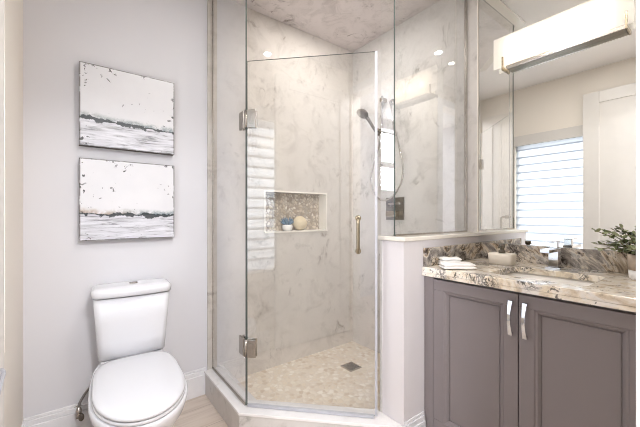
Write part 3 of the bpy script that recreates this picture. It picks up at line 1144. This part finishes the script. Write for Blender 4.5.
def vdoor(y0, y1, hy, side):
    z0, z1 = 0.105, 0.816
    fw = 0.052
    bm = bm_new()
    # flat frame
    for a0, a1, b0, b1 in ((y0, y1, z1 - fw + 0.004, z1), (y0, y1, z0, z0 + fw), (y0, y0 + fw, z0 + fw, z1 - fw + 0.004), (y1 - fw, y1, z0 + fw, z1 - fw + 0.004)):
        add_box(bm, DF, VX - 0.001, a0, a1, b0, b1)
    d = wobj('door', bm, M['vanity'], va, bevel=0.0015)
    d['label'] = '%s cabinet door with recessed panel' % side
    # moulded recess: sloped ogee ring and flat panel
    iy0, iy1, iz0, iz1 = y0 + fw, y1 - fw, z0 + fw, z1 - fw + 0.004
    bm = bm_new()
    rings = []
    for ins, x in ((0.0, DF + 0.001), (0.004, DF + 0.0045), (0.010, DF + 0.0055), (0.018, DF + 0.014), (0.0185, DF + 0.018), (0.021, DF + 0.018), (0.0215, DF + 0.015)):
        rings.append([(x, iy0 + ins, iz0 + ins), (x, iy1 - ins, iz0 + ins), (x, iy1 - ins, iz1 - ins), (x, iy0 + ins, iz1 - ins)])
    loft(bm, rings, cap0=False, cap1=True, smooth=False)
    bmesh.ops.recalc_face_normals(bm, faces=bm.faces[:])
    dd = d.matrix_world
    wobj('panel', bm, M['vanity'], d)
    # arched flat bar handle
    pts = []
    bm = bm_new()
    rings = []
    n = 16
    zt, zb = 0.790, 0.655
    for i in range(n + 1):
        f = i / n
        z = zt + (zb - zt) * f
        out = 0.010 + 0.020 * math.sin(PI * (0.08 + 0.84 * f))
        hw = 0.0085 - 0.0028 * math.sin(PI * f)
        hw += 0.0
        x = DF - out
        yy = hy + 0.0
        rings.append([(x - 0.003, yy - hw, z), (x - 0.003, yy + hw, z), (x + 0.003, yy + hw, z), (x + 0.003, yy - hw, z)])
    loft(bm, rings, smooth=False)
    for z in (zt - 0.006, zb + 0.006):
        add_box(bm, DF - 0.018, DF + 0.0005, hy - 0.0045, hy + 0.0045, z - 0.0045, z + 0.0045)
    h = wobj('handle', bm, M['chrome'], d, bevel=0.0012)
    h['label'] = 'arched chrome bar handle'


vdoor(0.5165, 0.880, 0.5370, 'left')
vdoor(0.152, 0.5130, 0.4870, 'right')
bm = bm_new()
add_box(bm, DF + 0.004, VX, VY0, 0.150, 0.10, 0.826)
wobj('filler_stile', bm, M['vanity'], va)

# granite top with the sink hole
CX0, CY0, CY1, CT, CTH = 1.333, 0.084, 0.9335, 0.870, 0.027
SX0, SX1, SY0, SY1 = 1.418, 1.705, 0.325, 0.665
ct = thing('countertop', 'cream and brown veined granite countertop with a sink cutout', 'countertop', (1.60, 0.51, CT - CTH))
bm = bm_new()
outer = [(CX0, CY0), (XB - 0.0015, CY0), (XB - 0.0015, CY1), (CX0, CY1)]
inner = [(x, y) for x, y, _ in rrect((SX0 + SX1) / 2, (SY0 + SY1) / 2, (SX1 - SX0) / 2, (SY1 - SY0) / 2, 0.035, 0, 5)]
for z in (CT, CT - CTH):
    ov = [bm.verts.new((x, y, z)) for x, y in outer]
    iv = [bm.verts.new((x, y, z)) for x, y in inner]
    es = [bm.edges.new((ov[i], ov[(i + 1) % 4])) for i in range(4)] + [bm.edges.new((iv[i], iv[(i + 1) % len(iv)])) for i in range(len(iv))]
    bmesh.ops.triangle_fill(bm, edges=es, use_beauty=True)
    if z == CT:
        o1, i1 = ov, iv
    else:
        o2, i2 = ov, iv
for A, B in ((o1, o2), (i1, i2)):
    for i in range(len(A)):
        bm.faces.new((A[i], A[(i + 1) % len(A)], B[(i + 1) % len(A)], B[i]))
wobj('slab', bm, M['granite'], ct, bevel=0.003, seg=3)
box('front_edge', CX0, CX0 + 0.030, CY0, CY1, CT - 0.042, CT - CTH, M['granite'], ct)
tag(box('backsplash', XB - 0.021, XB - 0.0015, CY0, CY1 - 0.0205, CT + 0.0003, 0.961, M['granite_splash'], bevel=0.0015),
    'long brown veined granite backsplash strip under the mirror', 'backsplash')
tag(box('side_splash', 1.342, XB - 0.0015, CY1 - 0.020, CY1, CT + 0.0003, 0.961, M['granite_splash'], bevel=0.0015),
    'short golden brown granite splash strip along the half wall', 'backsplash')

# undermount basin
bs = thing('sink_basin', 'white undermount basin below the granite cutout', 'sink', ((SX0 + SX1) / 2, (SY0 + SY1) / 2, 0.70))
bm = bm_new()
cx, cy = 0.0, 0.0
hx, hy = (SX1 - SX0) / 2 + 0.006, (SY1 - SY0) / 2 + 0.006
zr = CT - CTH - 0.0005 - 0.70
R = [rrect(0, 0, hx + 0.022, hy + 0.022, 0.05, zr, 5), rrect(0, 0, hx, hy, 0.04, zr, 5), rrect(0, 0, hx - 0.006, hy - 0.006, 0.045, zr - 0.03, 5),
     rrect(0, 0, hx - 0.02, hy - 0.02, 0.05, zr - 0.10, 5), rrect(0, 0, hx - 0.05, hy - 0.05, 0.05, zr - 0.122, 5), rrect(0, 0, 0.03, 0.03, 0.029, zr - 0.127, 5)]
loft(bm, R, cap0=False, cap1=True)
obj('bowl', bm, M['sink'], bs)
bm = bm_new()
lathe(bm, [(0.022, 0), (0.022, 0.003), (0.016, 0.004), (0.0, 0.0042)], (0, 0, zr - 0.1268), n=20)
obj('drain', bm, M['chrome'], bs)

# faucet
fa = thing('basin_faucet', 'square chrome single-lever faucet behind the basin', 'faucet', (1.792, 0.528, CT))
bm = bm_new()
add_box(bm, -0.030, 0.030, -0.030, 0.030, 0.0002, 0.006)
obj('base_plate', bm, M['chrome'], fa, bevel=0.001)
bm = bm_new()
add_box(bm, -0.020, 0.020, -0.020, 0.020, 0.006, 0.096)
obj('column', bm, M['chrome'], fa, bevel=0.002)
bm = bm_new()
add_box(bm, -0.130, -0.020, -0.019, 0.019, 0.080, 0.096)
obj('spout', bm, M['chrome'], fa, bevel=0.002)
bm = bm_new()
add_box(bm, -0.016, 0.016, -0.016, 0.016, 0.096, 0.126)
add_box(bm, -0.085, 0.018, -0.017, 0.017, 0.126, 0.132)
obj('lever', bm, M['chrome'], fa, bevel=0.0015)

# soap dispenser
so = thing('soap_dispenser', 'cream ceramic block soap dispenser with metal pump by the basin', 'soap dispenser', (1.728, 0.735, CT), math.radians(0))
bm = bm_new()
loft(bm, [rrect(0, 0, 0.034, 0.050, 0.012, 0.0), rrect(0, 0, 0.037, 0.053, 0.014, 0.003), rrect(0, 0, 0.040, 0.057, 0.014, 0.050), rrect(0, 0, 0.039, 0.056, 0.014, 0.054), rrect(0, 0, 0.036, 0.053, 0.013, 0.056)])
obj('body', bm, M['soap'], so)
bm = bm_new()
lathe(bm, [(0.016, 0.056), (0.016, 0.070), (0.010, 0.072), (0.010, 0.083), (0.015, 0.085), (0.015, 0.101), (0.012, 0.103)], (0, 0.0, 0), n=18)
tube(bm, smooth_path([(0, 0, 0.089), (-0.02, 0, 0.090), (-0.038, 0, 0.087)], 4), 0.0052, 10)
obj('pump', bm, M['darknickel'], so)['label'] = 'metal pump top'


# folded washcloths
def washcloth(loc, rz, lx, ly, layers, th, label):
    t = thing('washcloth', label, 'towel', loc, rz, 'white washcloths on the counter')
    bm = bm_new()
    nx = 12
    for k in range(layers):
        z0 = k * th
        sx, sy = lx * (1 - 0.04 * k), ly * (1 - 0.05 * k)
        ph = random.uniform(0, 6)
        rings = []
        for i in range(nx + 1):
            f = i / nx
            x = -sx / 2 + sx * f
            endr = min(1.0, math.sqrt(max(0.0, 1 - (abs(2 * f - 1)) ** 8)) + 0.15)
            ring = []
            for j in range(16):
                a = 2 * PI * j / 16
                c, s_ = math.cos(a), math.sin(a)
                y = sy / 2 * math.copysign(abs(c) ** 0.45, c) * (0.97 + 0.03 * endr)
                z = th * 0.52 * math.copysign(abs(s_) ** 0.7, s_) * endr
                wv = 0.0018 * math.sin(9 * f + ph + 2 * c) * (1 if k else 0.4)
                ring.append((x, y + 0.003 * math.sin(5 * f + ph), z0 + th / 2 + z + wv + (0.0018 if k == 0 else 0)))
            rings.append(ring)
        loft(bm, rings)
    obj('folded_layers', bm, M['cloth'], t)
    return t


washcloth((1.410, 0.798, CT), math.radians(-40), 0.150, 0.078, 2, 0.014, 'folded white washcloth lying flat at the front of the pair')
washcloth((1.462, 0.864, CT), math.radians(-38), 0.105, 0.062, 3, 0.0140, 'thicker folded white washcloth at the back by the side splash')

# potted plant
pp = thing('potted_plant', 'leafy green plant in a grey and white pot at the counter end', 'plant', (1.745, 0.214, CT))
bm = bm_new()
lathe(bm, [(0.047, 0), (0.052, 0.004), (0.0545, 0.036)], n=32, cap1=True)
obj('pot_base', bm, M['potwhite'], pp)['label'] = 'white glazed lower band'
bm = bm_new()
lathe(bm, [(0.0545, 0.0365), (0.058, 0.098), (0.053, 0.098), (0.051, 0.086), (0.0, 0.086)], n=32, cap0=True, cap1=False)
obj('pot', bm, M['potwood'], pp)['label'] = 'grey wood-grain upper pot'
bm = bm_new()
lathe(bm, [(0.051, 0.0865), (0.0, 0.089)], n=20, cap0=False)
obj('soil', bm, M['soil'], pp)
stems, leaves = bm_new(), bm_new()


def leaf(bm, p, d, up, ln, wd, mi):
    d = d.normalized()
    s_ = d.cross(up).normalized()
    n = s_.cross(d)
    L = [bm.verts.new(p + d * ln * f + s_ * wd * g_ + n * c) for f, g_, c in
         ((0, 0, 0), (0.3, -0.42, 0.002), (0.7, -0.40, 0.002), (1, 0, 0), (0.7, 0.40, 0.002), (0.3, 0.42, 0.002), (0.35, 0, -0.001), (0.7, 0, -0.001))]
    for q in ((0, 1, 6), (1, 2, 7, 6), (2, 3, 7), (0, 6, 5), (6, 7, 4, 5), (7, 3, 4)):
        f = bm.faces.new([L[i] for i in q])
        f.smooth = True
        f.material_index = mi


rnd = random.Random(11)
for k in range(26):
    a = 2 * PI * k / 26 + rnd.uniform(-0.2, 0.2)
    el = rnd.uniform(0.35, 1.35)
    ln = rnd.uniform(0.07, 0.135)
    if k in (5, 6, 7, 8, 9):
        a, el, ln = PI / 2 + rnd.uniform(-0.55, 0.45), rnd.uniform(0.15, 0.7), rnd.uniform(0.12, 0.175)
    d = Vector((math.cos(a) * math.cos(el), math.sin(a) * math.cos(el), math.sin(el)))
    if d.x > 0.35:
        ln *= 0.62
    if d.y < -0.3:
        ln *= 0.68
    p0 = Vector((math.cos(a) * 0.02, math.sin(a) * 0.02, 0.084))
    pts = [p0 + d * ln * f + Vector((0, 0, 0.02 * math.sin(f * 2.0) - 0.022 * f * f)) for f in (0, 0.25, 0.5, 0.75, 1.0)]
    sp_ = smooth_path(pts, 3)
    tube(stems, sp_, 0.0013, 5)
    for i in range(3, len(sp_), 2):
        for sgn in (-1, 1):
            dd = (sp_[i] - sp_[i - 1]).normalized()
            side = dd.cross(Vector((0, 0, 1))).normalized() * sgn
            v = (dd * 0.35 + side * rnd.uniform(0.7, 1.1) + Vector((0, 0, rnd.uniform(-0.7, 0.8)))).normalized()
            leaf(leaves, sp_[i], v, Vector((rnd.uniform(-1.2, .3), rnd.uniform(-.8, .8), 1)), rnd.uniform(0.020, 0.027), rnd.uniform(0.019, 0.025), 0 if rnd.random() < 0.62 else 1)
    leaf(leaves, sp_[-1], d, Vector((0, 0.3, 1)), 0.02, 0.013, 1)
obj('stems', stems, M['stem'], pp)
obj('foliage', leaves, [M['leaf'], M['leaf2']], pp)

# mirror
mi = box('wall_mirror', XB - 0.0045, XB + 0.0015, 0.090, 0.934, 0.962, H - 0.004, M['mirror'])
tag(mi, 'large frameless wall mirror above the granite backsplash', 'mirror')

# vanity light
MXF = XB - 0.0045
vl = thing('vanity_light', 'bright frosted glass vanity light bar mounted over the mirror', 'wall light', (MXF, 0.55, 2.0))
bm = bm_new()
x0, x1, y0, y1, z0, z1 = 1.866, MXF - 0.004, 0.335, 0.777, 1.936, 2.090
add_box(bm, x0, x0 + 0.002, y0, y1, z0, z1)
add_box(bm, x0 + 0.002, x1, y0, y0 + 0.002, z0, z1)
add_box(bm, x0 + 0.002, x1, y1 - 0.002, y1, z0, z1)
add_box(bm, x0 + 0.002, x1, y0 + 0.002, y1 - 0.002, z0, z0 + 0.002)
wobj('diffuser', bm, M['frosted'], vl)
box('back_plate', MXF - 0.0035, MXF - 0.0003, 0.345, 0.767, 1.934, 2.085, M['potwhite'], vl)
box('front_plate', 1.858, 1.862, 0.268, 0.835, 1.930, 2.098, M['plate'], vl)
box('bottom_rail', 1.862, MXF - 0.0003, 0.292, 0.768, 1.913, 1.929, M['bronze'], vl, bevel=0.001)
box('rail_lip', 1.853, 1.8615, 0.292, 0.768, 1.913, 1.931, M['nickel'], vl, bevel=0.001)
for y in (0.786, 0.291):
    bm = bm_new()
    add_box(bm, 1.851, 1.857, y - 0.004, y + 0.004, 1.913, 1.985)
    add_box(bm, 1.857, MXF - 0.0003, y - 0.004, y + 0.004, 1.913, 1.9125 + 0.016)
    wobj('clip', bm, M['brass'], vl)
for i in range(4):
    y = 0.400 + i * 0.104
    bm = bm_new()
    lathe(bm, [(0.003, -0.024), (0.0075, -0.020), (0.0085, -0.008), (0.0085, 0.012), (0.006, 0.020), (0.0, 0.022)], (1.8775, y, 2.012), n=14)
    wobj('bulb', bm, M['bulb'], vl)
